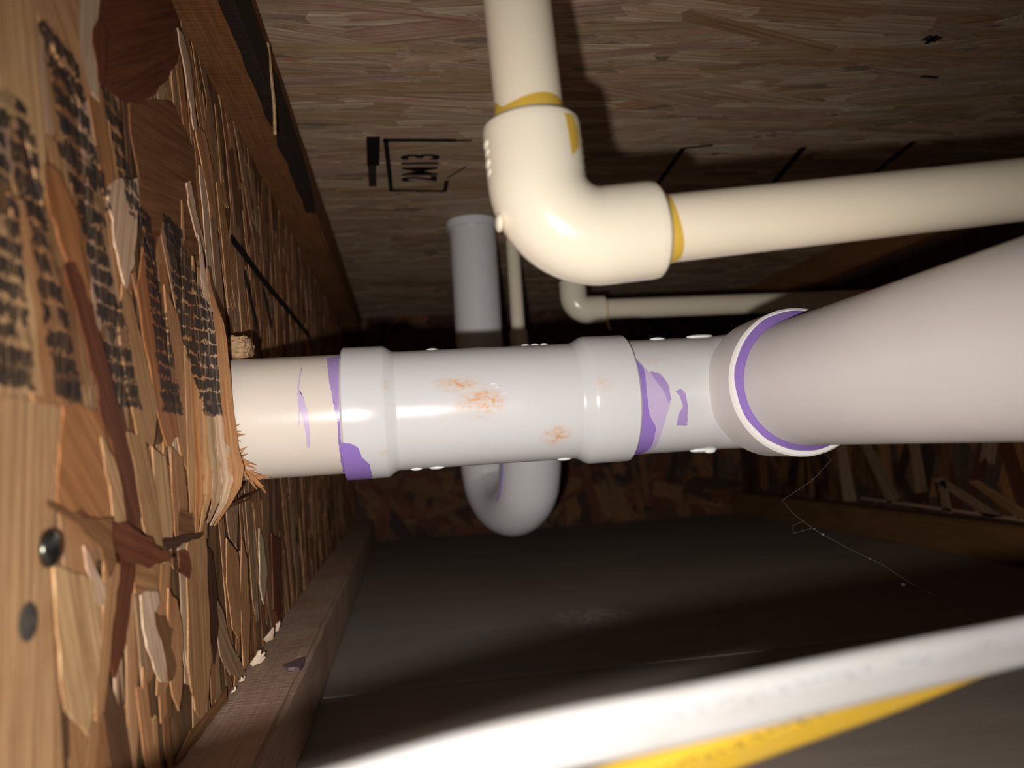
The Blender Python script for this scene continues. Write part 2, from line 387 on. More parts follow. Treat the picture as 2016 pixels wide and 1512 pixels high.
def film(name, poly, axis, origin, r, mat, parent, lift=0.00015):
    """a thin film of paint lying on a round surface: poly in (mm along the axis, degrees round it)."""
    i = 'xyz'.index(axis); j, k = ((1, 2), (2, 0), (0, 1))[i]
    pts = []
    last = None
    for a, d in poly:
        if last is not None:
            while d - last > 180: d -= 360
            while d - last < -180: d += 360
        last = d; pts.append((a / 1000, math.radians(d) * r))
    bm = bmesh.new()
    f = bm.faces.new([bm.verts.new((a, b, 0)) for a, b in pts])
    bmesh.ops.triangulate(bm, faces=bm.faces[:])
    for _ in range(5):
        L = [e for e in bm.edges if e.calc_length() > 0.0022]
        if not L: break
        bmesh.ops.subdivide_edges(bm, edges=L, cuts=1)
        bmesh.ops.triangulate(bm, faces=bm.faces[:])
    for v in bm.verts:
        a, b = v.co.x, v.co.y
        if v.is_boundary:
            a += noise.noise(Vector((a * 900, b * 900, 3))) * 0.0004
            b += noise.noise(Vector((a * 900, b * 900, 9))) * 0.0004
        p = [0, 0, 0]; t = b / r
        p[i] = origin[i] + a
        p[j] = origin[j] + (r + lift) * math.cos(t); p[k] = origin[k] + (r + lift) * math.sin(t)
        v.co = p
    bmesh.ops.recalc_face_normals(bm, faces=bm.faces[:])
    me = bpy.data.meshes.new(name); bm.to_mesh(me); bm.free(); me.shade_smooth()
    return link(name, me, parent, mat)

# ------------------------------------------------------------------ wood strands
PAL = {'straw': (0.72, 0.44, 0.225), 'tan': (0.56, 0.305, 0.14), 'pale': (0.76, 0.56, 0.39), 'orange': (0.50, 0.225, 0.085),
       'brown': (0.27, 0.125, 0.050), 'red': (0.19, 0.060, 0.026), 'dark': (0.085, 0.038, 0.020), 'grey': (0.50, 0.32, 0.19)}

def strand_data(poly, thick, frame, tint, lift=0.0, lay=0.0):
    """poly in plane coordinates (u, v) metres; frame maps (u, v, out) to the scene. Returns verts, faces, uvs."""
    n = len(poly)
    cu = sum(p[0] for p in poly) / n; cv = sum(p[1] for p in poly) / n
    # principal direction
    sxx = sum((p[0] - cu) ** 2 for p in poly); syy = sum((p[1] - cv) ** 2 for p in poly)
    sxy = sum((p[0] - cu) * (p[1] - cv) for p in poly)
    th = 0.5 * math.atan2(2 * sxy, sxx - syy); c, s = math.cos(th), math.sin(th)
    umin = min(p[0] for p in poly); umax = max(p[0] for p in poly)
    vs, uv = [], []
    for h in (1, 0):
        for (u, v) in poly:
            out = lay + (thick if h else -0.0002) + lift * ((u - umin) / max(umax - umin, 1e-6)) ** 1.5
            vs.append(frame(u, v, out))
            uv.append(((u - cu) * c + (v - cv) * s + cu * 7.3, -(u - cu) * s + (v - cv) * c + cv * 5.1))
    fs = [tuple(range(n))] + [(k, n + k, n + (k + 1) % n, (k + 1) % n) for k in range(n)]
    return vs, fs, uv

def strand_mesh(name, items):
    """items: (verts, faces, uvs, tint)"""
    V, F, UV, T = [], [], [], []
    for vs, fs, uv, tint in items:
        b = len(V); V += vs; UV += uv
        for f in fs: F.append(tuple(b + q for q in f)); T.append(tint)
    me = mesh(name, V, F)
    me.uv_layers.new(name='UVMap'); me.color_attributes.new('tint', 'FLOAT_COLOR', 'CORNER')
    ul = me.uv_layers['UVMap']; ca = me.color_attributes['tint']
    for p, t in zip(me.polygons, T):
        for q in p.loop_indices:
            ul.data[q].uv = UV[me.loops[q].vertex_index]; ca.data[q].color = (*t, 1)
    return me

def random_strand(rng, u, v, ang, L, W):
    """an elongated chip with broken ends"""
    c, s = math.cos(ang), math.sin(ang); pts = []
    m = rng.choice((2, 3, 4))
    for k in range(m + 1):
        pts.append((L / 2 + rng.uniform(-0.12, 0.08) * L * (1 if k % 2 else 0.4), -W / 2 + W * k / m))
    pts.append((rng.uniform(-0.1, 0.1) * L, W / 2 * rng.uniform(0.85, 1.15)))
    for k in range(m + 1):
        pts.append((-L / 2 - rng.uniform(-0.12, 0.08) * L * (1 if k % 2 else 0.4), W / 2 - W * k / m))
    pts.append((rng.uniform(-0.1, 0.1) * L, -W / 2 * rng.uniform(0.85, 1.15)))
    return [(u + a * c - b * s, v + a * s + b * c) for a, b in pts]

def vary(rng, t, k=0.22):
    f = 1 + rng.uniform(-k, k); g = 1 + rng.uniform(-0.08, 0.08)
    return (t[0] * f, t[1] * f * g, t[2] * f * g)

# ------------------------------------------------------------------ materials
M = {}
M['ink'] = strand_material('wood_strand_printed', True)
M['strand'] = strand_material('wood_strand', False)
M['web'] = osb_material('strand_board_web', (40, 160, 22), (0.22, 0.125, 0.06), rot=(math.radians(-12), 0, 0))
M['sub'] = osb_material('subfloor_board', (24, 170, 40), (0.48, 0.36, 0.25))
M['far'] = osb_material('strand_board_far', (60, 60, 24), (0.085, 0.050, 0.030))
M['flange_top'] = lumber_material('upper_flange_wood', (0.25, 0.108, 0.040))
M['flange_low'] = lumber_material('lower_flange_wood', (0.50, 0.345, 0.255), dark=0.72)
M['dark_strip'] = lumber_material('dark_strip_wood', (0.030, 0.020, 0.014))
M['fluff'] = lumber_material('torn_fibre_wood', (0.55, 0.36, 0.20), scale=(500, 500, 500), dark=0.45)
M['chip'] = lumber_material('pale_chip_wood', (0.74, 0.58, 0.44), scale=(500, 500, 500), dark=0.6)
M['fibre'] = lumber_material('fresh_orange_fibre', (0.60, 0.30, 0.12), scale=(500, 500, 500), dark=0.55)
M['pvc'] = plastic('white_drain_plastic', (0.63, 0.62, 0.63, 1), 0.22, marks=(
    (0.0265, PY, PZ + 0.0095, 0.015, 0.0050, 1.7), (0.036, PY, PZ + 0.0002, 0.014, 0.009, 1.7), (0.0405, PY, PZ + 0.0005, 0.007, 0.0024, 3.0),
    (0.072, PY, PZ - 0.0178, 0.009, 0.006, 1.6), (0.0955, PY, PZ + 0.007, 0.006, 0.006, 0.8),
    (-0.008, PY, PZ + 0.010, 0.003, 0.004, 0.9), (-0.010, PY, PZ - 0.020, 0.003, 0.003, 0.8), (0.121, PY, PZ + 0.016, 0.012, 0.004, 0.35)))
M['pvc_stub'] = plastic('ivory_drain_plastic', (0.68, 0.61, 0.54, 1), 0.24)
M['pvc_big'] = plastic('pinkish_white_drain_plastic', (0.82, 0.775, 0.765, 1), 0.42, spec=0.35)
M['pvc_rim'] = plastic('pale_hub_rim', (0.80, 0.77, 0.74, 1), 0.35, fine=False)
M['pvc_mark'] = plastic('raised_mark_plastic', (0.80, 0.80, 0.80, 1), 0.25, fine=False)
M['cpvc'] = plastic('cream_water_plastic', (0.86, 0.765, 0.60, 1), 0.22, fine=False)
M['cpvc_fit'] = plastic('cream_fitting_plastic', (0.86, 0.785, 0.635, 1), 0.20, fine=False)
M['primer'] = plastic('violet_primer', (0.31, 0.195, 0.58, 1), 0.22, var=0.25, fine=False)
M['primer_thin'] = plastic('thin_violet_primer', (0.41, 0.29, 0.60, 1), 0.25, var=0.25, fine=False)
M['primer_faint'] = plastic('faint_violet_primer', (0.56, 0.45, 0.67, 1), 0.28, var=0.2, fine=False)
M['cement'] = plastic('yellow_cement', (0.76, 0.49, 0.07, 1), 0.22, var=0.2, fine=False)
M['steel'] = NT('nail_steel').done((0.10, 0.10, 0.085, 1), 0.28, 0.5); M['steel'].node_tree.nodes['Principled BSDF'].inputs['Metallic'].default_value = 0.9
M['plug'] = NT('dull_nail_grey').done((0.075, 0.066, 0.055, 1), 0.75, 0.3)
M['print'] = NT('black_stamp_ink').done((0.012, 0.010, 0.009, 1), 0.8, 0.1)
M['print_faded'] = NT('faded_stamp_ink').done((0.035, 0.026, 0.020, 1), 0.8, 0.1)
M['web_silk'] = NT('cobweb_silk').done((0.15, 0.135, 0.12, 1), 0.7, 0.2)

def board_material():
    N = NT('ceiling_board_paper')
    n = N.noise(N.pos(), 9, 4); g = N.noise(N.scaled(N.pos(), (8, 60, 8)), 1.0, 3); sp = N.noise(N.pos(), 160, 3)
    col = N.mix(n, (0.22, 0.178, 0.148, 1), (0.31, 0.258, 0.218, 1))
    col = N.mix(N.ramp(g, [(0.4, (0,) * 3), (0.7, (0.35,) * 3)]), col, (0.19, 0.152, 0.126, 1))
    P = N.xyz(N.pos())   # a pale plaster smear
    d = N.math('SQRT', N.math('ADD', N.math('POWER', N.math('DIVIDE', N.math('SUBTRACT', P[0], 0.147), 0.040), 2.0),
                              N.math('POWER', N.math('DIVIDE', N.math('SUBTRACT', P[1], 0.637), 0.045), 2.0)))
    sm = N.math('MULTIPLY', N.math('SUBTRACT', 1.0, d, clamp=True), N.ramp(sp, [(0.35, (0.1,) * 3), (0.65, (0.9,) * 3)]))
    col = N.mix(sm, col, (0.62, 0.55, 0.46, 1))
    N.bump(sp, 0.2, 0.0006)
    return N.done(col, 0.75, 0.2)
M['board'] = board_material()

# ------------------------------------------------------------------ the bay
floor = box('floor', XL - 0.06, XR + 0.06, YN, YB + 0.05, ZF - 0.0125, ZF, M['board'])
tag(floor, 'dusty brown paper-faced ceiling board lying below the pipes', kind='structure')
tape = box('seam_tape', -0.058, 0.575, 0.4935, 0.5005, ZF, ZF + 0.0011, NT('seam_edge_paper').done((0.29, 0.245, 0.205, 1), 0.9, 0.1), floor)
ceil = box('ceiling', XL - 0.06, XR + 0.06, YN, YB + 0.05, ZC, ZC + 0.018, M['sub'])
tag(ceil, 'strand-board subfloor panel overhead with black mill stamps', kind='structure')

rng = random.Random(11)
def cframe(u, v, out): return (u, v, ZC - out)
items = []
for k in range(1500):
    u = rng.uniform(-0.06, XR); v = rng.uniform(0.12, YB); L = rng.uniform(0.05, 0.12); W = rng.uniform(0.006, 0.020)
    poly = random_strand(rng, u, v, rng.gauss(0, 0.16), L, W)
    t = vary(rng, rng.choice(((0.56, 0.42, 0.30), (0.50, 0.37, 0.25), (0.64, 0.50, 0.37), (0.46, 0.32, 0.19), (0.53, 0.38, 0.29))), 0.10)
    a = strand_data(poly, 0.00012, cframe, t, lay=rng.uniform(-0.0001, 0.0002)); items.append((a[0], a[1], a[2], t))
tag(link('strand_layer', strand_mesh('strand_layer', items), ceil, M['strand']), kind='stuff')

# mill stamp on the subfloor: a boxed code, read with the head turned left
def bar(name, p, q, w, parent, mat, z=ZC - 0.0006, t=0.0002):
    P, Q = Vector((p[0], p[1], z)), Vector((q[0], q[1], z)); d = (Q - P).normalized(); s = Vector((-d.y, d.x, 0)) * w / 2
    vs = [P + s, P - s, Q - s, Q + s]; vs += [v + Vector((0, 0, t)) for v in vs]
    return link(name, mesh(name, vs, [(0, 1, 2, 3), (7, 6, 5, 4), (0, 4, 5, 1), (1, 5, 6, 2), (2, 6, 7, 3), (3, 7, 4, 0)]), parent, mat)
for p, q, w, m in (((-0.005, 0.568), (0.050, 0.570), 0.0055, 'print'), ((-0.003, 0.566), (-0.001, 0.684), 0.0036, 'print'),
                   ((-0.003, 0.681), (0.048, 0.686), 0.0048, 'print'), ((0.0475, 0.686), (0.0475, 0.658), 0.0036, 'print'),
                   ((0.0475, 0.652), (0.062, 0.625), 0.0016, 'print_faded'), ((0.050, 0.570), (0.062, 0.570), 0.003, 'print_faded'),
                   ((-0.0120, 0.562), (-0.0145, 0.620), 0.0100, 'print'), ((-0.0155, 0.620), (-0.0170, 0.670), 0.0065, 'print_faded'),
                   ((0.248, 0.700), (0.239, 0.590), 0.0045, 'print'), ((0.239, 0.590), (0.262, 0.584), 0.0035, 'print_faded'),
                   ((0.371, 0.720), (0.345, 0.590), 0.006, 'print'), ((0.46, 0.70), (0.44, 0.58), 0.006, 'print_faded'),
                   ((0.331, 0.417), (0.342, 0.419), 0.006, 'print_faded'), ((0.337, 0.414), (0.337, 0.424), 0.003, 'print'),
                   ((0.364, 0.466), (0.378, 0.468), 0.003, 'print_faded')):
    bar('stamp_line', p, q, w, ceil, M[m])
cu = bpy.data.curves.new('stamp_code', 'FONT'); cu.body = '2M13'; cu.size = 0.034; cu.extrude = 0.0001; cu.align_x = 'CENTER'; cu.align_y = 'CENTER'
cu.offset = 0.0006
tmp = bpy.data.objects.new('stamp_code', cu); COL.objects.link(tmp)
bpy.context.view_layer.update()
me = bpy.data.meshes.new_from_object(tmp.evaluated_get(bpy.context.evaluated_depsgraph_get()))
bpy.data.objects.remove(tmp)
# letters lie on the underside: tops to the left, reading towards the near side
bx = [v.co.x for v in me.vertices]; by = [v.co.y for v in me.vertices]
w_, h_ = max(bx) - min(bx), max(by) - min(by); cx_, cy_ = (max(bx) + min(bx)) / 2, (max(by) + min(by)) / 2
for v in me.vertices:
    a = (v.co.x - cx_) / w_; b = (v.co.y - cy_) / h_
    v.co = Vector((0.0235 - b * 0.031, 0.628 - a * 0.062, ZC - 0.0006 + v.co.z))
link('stamp_code', me, ceil, M['print'])

def web_with_hole(name, x0, x1, y0, y1, z0, z1, hy, hz, hr, mat):
    bm = bmesh.new(); n = 40
    outer = [bm.verts.new((x1, y, z)) for y, z in ((y0, z0), (y1, z0), (y1, z1), (y0, z1))]
    inner = []
    for k in range(n):
        t = 2 * math.pi * k / n; r = hr * (1 + 0.03 * math.sin(5 * t) + 0.02 * math.sin(11 * t + 1))
        inner.append(bm.verts.new((x1, hy + r * math.cos(t), hz + r * math.sin(t))))
    E = [bm.edges.new((outer[k], outer[(k + 1) % 4])) for k in range(4)] + [bm.edges.new((inner[k], inner[(k + 1) % n])) for k in range(n)]
    bmesh.ops.triangle_fill(bm, edges=E, use_beauty=True)
    g = bmesh.ops.extrude_face_region(bm, geom=bm.faces[:])
    bmesh.ops.translate(bm, verts=[v for v in g['geom'] if isinstance(v, bmesh.types.BMVert)], vec=(x0 - x1, 0, 0))
    bmesh.ops.recalc_face_normals(bm, faces=bm.faces[:])
    me = bpy.data.meshes.new(name); bm.to_mesh(me); bm.free()
    return link(name, me, None, mat)

HR = 0.0315
wl = web_with_hole('wall_left', XL - 0.011, XL - 0.0008, YN, YB, ZLO - 0.010, ZHI + 0.010, PY, PZ, HR, M['web'])
tag(wl, 'strand-board web of the wooden I-joist on the left with black print', kind='structure')
# flanges of the left joist
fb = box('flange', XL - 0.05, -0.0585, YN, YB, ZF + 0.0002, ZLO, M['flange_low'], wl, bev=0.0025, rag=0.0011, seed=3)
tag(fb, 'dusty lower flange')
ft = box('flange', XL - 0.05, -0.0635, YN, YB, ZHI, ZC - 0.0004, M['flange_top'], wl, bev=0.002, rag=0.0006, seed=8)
tag(ft, 'reddish upper flange')
# nearly black strip along the outer edge of the upper flange
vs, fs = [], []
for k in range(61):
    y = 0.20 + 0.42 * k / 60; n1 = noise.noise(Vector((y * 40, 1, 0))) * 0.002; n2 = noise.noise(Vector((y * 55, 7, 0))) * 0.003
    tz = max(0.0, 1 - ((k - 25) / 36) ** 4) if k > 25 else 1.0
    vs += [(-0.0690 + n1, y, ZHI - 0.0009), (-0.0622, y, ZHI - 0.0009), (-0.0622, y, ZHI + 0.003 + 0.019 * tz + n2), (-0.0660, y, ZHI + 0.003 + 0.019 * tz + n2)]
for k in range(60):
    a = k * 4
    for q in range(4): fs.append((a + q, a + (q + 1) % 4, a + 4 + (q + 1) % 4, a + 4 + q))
tag(link('dark_edge_strip', mesh('dark_edge_strip', vs, fs), ft, M['dark_strip']), 'nearly black strip along the edge')
p0 = [Vector((-0.0628, 0.415, 0.226)), Vector((-0.0615, 0.414, 0.205)), Vector((-0.0610, 0.416, 0.190)), Vector((-0.0615, 0.418, 0.176))]
sweep('splinter', catmull(p0, 6), ring(0.0009, 6), M['fluff'], ft, up=(0, 1, 0))

def lframe(u, v, out): return (XL + out, u, v)
def hole_clear(poly, m=0.0325):
    n = len(poly)
    cy, cz = sum(p[0] for p in poly) / n, sum(p[1] for p in poly) / n
    for k in range(n):
        a, b = poly[k], poly[(k + 1) % n]
        for t in (0, 0.25, 0.5, 0.75):
            for s in (1.0, 0.5):
                y = (a[0] * (1 - t) + b[0] * t - cy) * s + cy; z = (a[1] * (1 - t) + b[1] * t - cz) * s + cz
                if (y - PY) ** 2 + (z - PZ) ** 2 < m * m: return False
    return True
rng = random.Random(5)
count = 0
while count < 242:
    y = 0.15 + 0.36 * rng.random() ** 1.15; z = rng.uniform(ZLO, ZHI)
    L = rng.uniform(0.035, 0.10); W = rng.uniform(0.005, 0.015) * (1.25 if y < 0.26 else 0.9)
    lean = 0.33 if z > 0.02 else 0.12
    ang = math.pi / 2 + rng.gauss(lean, 0.16)
    poly = [(u, min(max(v, ZLO + 0.0005), ZHI - 0.0005)) for u, v in random_strand(rng, y, z, ang, L, W)]
    if not hole_clear(poly): continue
    pal = rng.choices(['straw', 'tan', 'grey', 'orange', 'brown', 'red', 'dark', 'pale'], [2, 6, 5, 3, 3, 1.6, 0.8, 1.2])[0]
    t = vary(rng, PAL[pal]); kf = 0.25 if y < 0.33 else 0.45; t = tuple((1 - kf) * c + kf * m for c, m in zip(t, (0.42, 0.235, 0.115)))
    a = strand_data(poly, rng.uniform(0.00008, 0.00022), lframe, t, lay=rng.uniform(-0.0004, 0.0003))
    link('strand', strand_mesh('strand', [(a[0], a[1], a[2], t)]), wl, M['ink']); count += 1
for k, (pal, lift, ink, poly) in enumerate(STRANDS):
    poly = [(u / 1000, min(max(v / 1000, ZLO + 0.0005), ZHI - 0.0005)) for u, v in poly]
    rough = []
    for q in range(len(poly)):
        a0, b0 = poly[q], poly[(q + 1) % len(poly)]; rough.append(a0)
        dd = math.hypot(b0[0] - a0[0], b0[1] - a0[1]); m = 0 if dd < 0.005 else (1 if dd < 0.011 else 2)
        for f in [(i_ + 1) / (m + 1) + rng.uniform(-0.12, 0.12) for i_ in range(m)]:
            rough.append((a0[0] + (b0[0] - a0[0]) * f + rng.uniform(-0.0013, 0.0013), a0[1] + (b0[1] - a0[1]) * f + rng.uniform(-0.001, 0.001)))
    poly = rough
    t = vary(rng, PAL[pal], 0.08)
    a = strand_data(poly, 0.00028 + 0.00004 * (k % 4), lframe, t, lift=lift / 1000, lay=0.0004 + (0.0004 if lift else 0) + 0.00003 * k * 0.3)
    link('strand', strand_mesh('strand', [(a[0], a[1], a[2], t)]), wl, M['ink' if ink else 'strand'])
items = []
for k in range(620):
    y = rng.uniform(0.44, YB); z = rng.uniform(ZLO, ZHI); L = rng.uniform(0.035, 0.10); W = rng.uniform(0.006, 0.018)
    poly = [(u, min(max(v, ZLO + 0.0005), ZHI - 0.0005)) for u, v in random_strand(rng, y, z, math.pi / 2 + rng.gauss(0.08, 0.2), L, W)]
    if not hole_clear(poly): continue
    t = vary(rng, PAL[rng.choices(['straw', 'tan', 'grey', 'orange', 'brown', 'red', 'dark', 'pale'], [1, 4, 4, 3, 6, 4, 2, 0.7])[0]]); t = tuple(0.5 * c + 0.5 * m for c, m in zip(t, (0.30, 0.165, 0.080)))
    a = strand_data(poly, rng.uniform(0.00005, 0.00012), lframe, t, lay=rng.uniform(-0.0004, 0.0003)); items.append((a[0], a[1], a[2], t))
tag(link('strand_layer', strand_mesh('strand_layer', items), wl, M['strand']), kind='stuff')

# strands bulging out beside the bored hole, in front of the pipe
rng = random.Random(77)
def bulge(z):
    pts = ((0.120, 0.0), (0.085, 0.004), (0.055, 0.0095), (0.030, 0.0110), (0.010, 0.0125), (-0.006, 0.0150), (-0.014, 0.0135), (-0.022, 0.0065), (-0.030, 0.0015), (-0.060, 0.0))
    for (z1, h1), (z0, h0) in zip(pts, pts[1:]):
        if z0 <= z <= z1:
            f = (z - z0) / (z1 - z0); f = f * f * (3 - 2 * f); return h0 + (h1 - h0) * f
    return 0.0
for k in range(6):
    w0, w1 = k / 6 - 0.05, (k + 1) / 6 + 0.03
    zt = rng.uniform(0.085, 0.118); zb = rng.uniform(-0.036, -0.024); rows = 15
    vs, uv, fs = [], [], []
    for h in (1, 0):
        for r in range(rows):
            z = zt + (zb - zt) * r / (rows - 1); taper = min(1.0, 0.25 + 4 * min(r, rows - 1 - r) / rows)
            for q, w in enumerate((w0, w1)):
                wm = (w0 + w1) / 2; w = wm + (w - wm) * taper
                w += 0.012 * noise.noise(Vector((z * 160, k * 3.1 + q, 2)))
                y = 0.330 + 0.027 * w
                x = XL + 0.0009 + 0.00012 * k + max(w, 0) ** 1.3 * bulge(z) + (0.0003 if h else 0)
                vs.append((x, y, z)); uv.append((z + k, y * 1.3 + k * 0.37))
    n2 = rows * 2
    for r in range(rows - 1):
        a = r * 2
        fs += [(a, a + 2, a + 3, a + 1), (n2 + a, n2 + a + 1, n2 + a + 3, n2 + a + 2), (a + 1, a + 3, n2 + a + 3, n2 + a + 1), (a, n2 + a, n2 + a + 2, a + 2)]
    t = vary(rng, PAL[('tan', 'orange', 'tan', 'grey', 'pale', 'tan')[k]], 0.08)
    link('strand', strand_mesh('strand', [(vs, fs, uv, t)]), wl, M['ink' if k < 5 else 'strand'])
# torn fibre where the hole was bored
bm = bmesh.new(); bmesh.ops.create_icosphere(bm, subdivisions=4, radius=1)
for v in bm.verts:
    d = v.co.normalized(); n = noise.turbulence(d * 2.6 + Vector((4, 1, 2)), 4, False, noise_basis='VORONOI_F2F1') * 0.5 + noise.noise(d * 7) * 0.14
    r = 1.02 + 0.22 * n; d = Vector([math.copysign(abs(c) ** 0.7, c) for c in d])
    v.co = Vector((-0.0815 + d.x * r * 0.0080, 0.402 + d.y * r * 0.010, 0.0575 + d.z * r * 0.0072))
    if (v.co.y - PY) ** 2 + (v.co.z - PZ) ** 2 < 0.0302 ** 2:
        q = Vector((v.co.y - PY, v.co.z - PZ)).normalized() * 0.0302; v.co.y, v.co.z = PY + q.x, PZ + q.y
me = bpy.data.meshes.new('torn_fibre'); bm.to_mesh(me); bm.free()
tag(link('torn_fibre', me, wl, M['fluff']), 'crumbly torn wood fibre above the pipe')
rng = random.Random(21)
for k in range(46):
    t = math.radians(rng.uniform(188, 262)); r0 = 0.0302
    ang = (t - math.radians(188)) / math.radians(74)
    b = Vector((-0.0795 + 0.008 * ang + rng.uniform(-0.002, 0.001), PY + r0 * math.cos(t) - 0.0005, PZ + r0 * math.sin(t)))
    L = rng.uniform(0.003, 0.007) + 0.006 * ang * rng.random()
    e = b + Vector((rng.uniform(0.2, 0.8), rng.uniform(-0.2, 0.15), rng.uniform(-0.9, 0.5))).normalized() * L
    n2 = Vector((e.y - PY, e.z - PZ))
    if n2.length < 0.0303: n2 = n2.normalized() * 0.0303; e.y, e.z = PY + n2.x, PZ + n2.y
    m_ = (b + e) / 2 + Vector((0.0004, -0.0003, rng.uniform(-0.0008, 0.0008)))
    sweep('splinter', [b, m_, e], ring(1, 5), M['fibre'], wl, up=(0, 1, 0.3), rads=[0.0007, 0.0005, 0.0001])
# pale chips caught where the web meets the lower flange
for (y, dz, s) in ((0.434, 0.0, 1.1), (0.439, 0.001, 0.7), (0.476, 0.003, 1.3), (0.500, 0.002, 0.9), (0.388, 0.0, 0.35), (0.404, 0.0, 0.4)):
    for q in range(3):
        b = Vector((XL + 0.002, y + rng.uniform(-0.002, 0.002), ZLO + 0.0012 + dz))
        e = b + Vector((rng.uniform(0.002, 0.006), rng.uniform(-0.004, 0.004), rng.uniform(0.002, 0.008))) * s
        sweep('splinter', [b, (b + e) / 2 + Vector((0.001, 0, 0)), e], [(-1, -0.3), (1, -0.3), (1, 0.3), (-1, 0.3)], M['chip'], wl, up=(0, 1, 0.2), rads=[0.0010 * s, 0.0012 * s, 0.0003])
# violet smear on the lower flange
pts = [(-0.070, 0.426), (-0.064, 0.436), (-0.0605, 0.441), (-0.0595, 0.430), (-0.0602, 0.418), (-0.063, 0.421), (-0.066, 0.420)]
vs = [(x, y, ZLO + 0.0012) for x, y in pts] + [(x, y, ZLO - 0.001) for x, y in pts]; n = len(pts)
link('primer_smear', mesh('primer_smear', vs, [tuple(range(n - 1, -1, -1))] + [(k, (k + 1) % n, n + (k + 1) % n, n + k) for k in range(n)]), fb, NT('dark_violet_smear').done((0.14, 0.095, 0.105, 1), 0.7, 0.2))

# thin black print strokes further along the web
for pts, w in (([(0.427, 0.1217), (0.457, 0.1210), (0.530, 0.1190), (0.645, 0.1195), (0.759, 0.1185)], 0.0038), ([(0.459, 0.1095), (0.488, 0.084)], 0.0050), ([(0.520, 0.112), (0.5435, 0.0933)], 0.0045)):
    vs, fs = [], []
    for q, (y, z) in enumerate(pts):
        for h in (0.0016, 0.0006): vs += [(XL + h, y, z + w / 2), (XL + h, y + 0.002, z - w / 2)]
    for q in range(len(pts) - 1):
        a = q * 4; fs += [(a, a + 1, a + 5, a + 4), (a + 2, a + 6, a + 7, a + 3), (a, a + 4, a + 6, a + 2), (a + 1, a + 3, a + 7, a + 5)]
    link('stamp_line', mesh('stamp_line', vs, fs), wl, M['print'])

# right joist
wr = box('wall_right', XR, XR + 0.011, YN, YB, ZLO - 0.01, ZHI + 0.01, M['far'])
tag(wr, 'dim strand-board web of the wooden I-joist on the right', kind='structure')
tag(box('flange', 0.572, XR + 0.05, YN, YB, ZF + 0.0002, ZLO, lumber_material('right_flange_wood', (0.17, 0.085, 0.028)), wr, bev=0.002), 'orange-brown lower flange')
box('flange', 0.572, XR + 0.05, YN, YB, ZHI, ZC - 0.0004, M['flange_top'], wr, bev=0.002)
def rframe(u, v, out): return (XR - out, u, v)
def add_right(poly, pal, lay=0.0004):
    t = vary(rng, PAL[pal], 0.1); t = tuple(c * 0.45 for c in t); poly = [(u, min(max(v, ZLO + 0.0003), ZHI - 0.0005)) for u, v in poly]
    a = strand_data(poly, 0.0005, rframe, t, lay=lay)
    # wound the other way so that the faces look into the bay
    fs = [tuple(reversed(f)) for f in a[1]]
    link('strand', strand_mesh('strand', [(a[0], fs, a[2], t)]), wr, M['strand'])
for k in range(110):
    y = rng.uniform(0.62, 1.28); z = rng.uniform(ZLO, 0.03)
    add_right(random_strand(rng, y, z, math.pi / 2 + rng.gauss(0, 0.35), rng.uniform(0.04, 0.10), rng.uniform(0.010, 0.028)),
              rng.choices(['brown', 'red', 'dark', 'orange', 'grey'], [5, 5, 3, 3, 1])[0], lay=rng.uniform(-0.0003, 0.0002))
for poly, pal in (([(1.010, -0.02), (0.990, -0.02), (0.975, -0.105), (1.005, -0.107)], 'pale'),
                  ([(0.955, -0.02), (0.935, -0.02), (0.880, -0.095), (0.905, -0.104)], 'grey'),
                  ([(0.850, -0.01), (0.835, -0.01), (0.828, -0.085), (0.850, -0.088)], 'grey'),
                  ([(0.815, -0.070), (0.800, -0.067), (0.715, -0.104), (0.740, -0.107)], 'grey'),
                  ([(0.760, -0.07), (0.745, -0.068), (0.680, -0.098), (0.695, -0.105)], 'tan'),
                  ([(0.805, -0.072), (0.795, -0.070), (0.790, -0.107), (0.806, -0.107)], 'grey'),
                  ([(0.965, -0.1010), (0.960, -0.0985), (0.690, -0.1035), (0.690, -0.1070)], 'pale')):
    add_right(poly, pal, 0.0009)

# far end of the bay
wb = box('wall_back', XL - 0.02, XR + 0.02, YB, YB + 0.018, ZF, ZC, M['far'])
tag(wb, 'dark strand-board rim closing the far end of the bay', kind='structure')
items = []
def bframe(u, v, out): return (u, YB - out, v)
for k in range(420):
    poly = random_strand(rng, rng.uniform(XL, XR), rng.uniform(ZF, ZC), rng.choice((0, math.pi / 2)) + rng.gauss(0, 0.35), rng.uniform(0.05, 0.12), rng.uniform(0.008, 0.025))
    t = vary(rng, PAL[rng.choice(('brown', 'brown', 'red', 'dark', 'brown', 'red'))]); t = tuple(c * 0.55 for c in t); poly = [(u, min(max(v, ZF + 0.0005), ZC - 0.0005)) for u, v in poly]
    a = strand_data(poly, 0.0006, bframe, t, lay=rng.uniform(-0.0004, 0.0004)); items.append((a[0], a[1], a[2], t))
tag(link('strand_layer', strand_mesh('strand_layer', items), wb, M['strand']), kind='stuff')

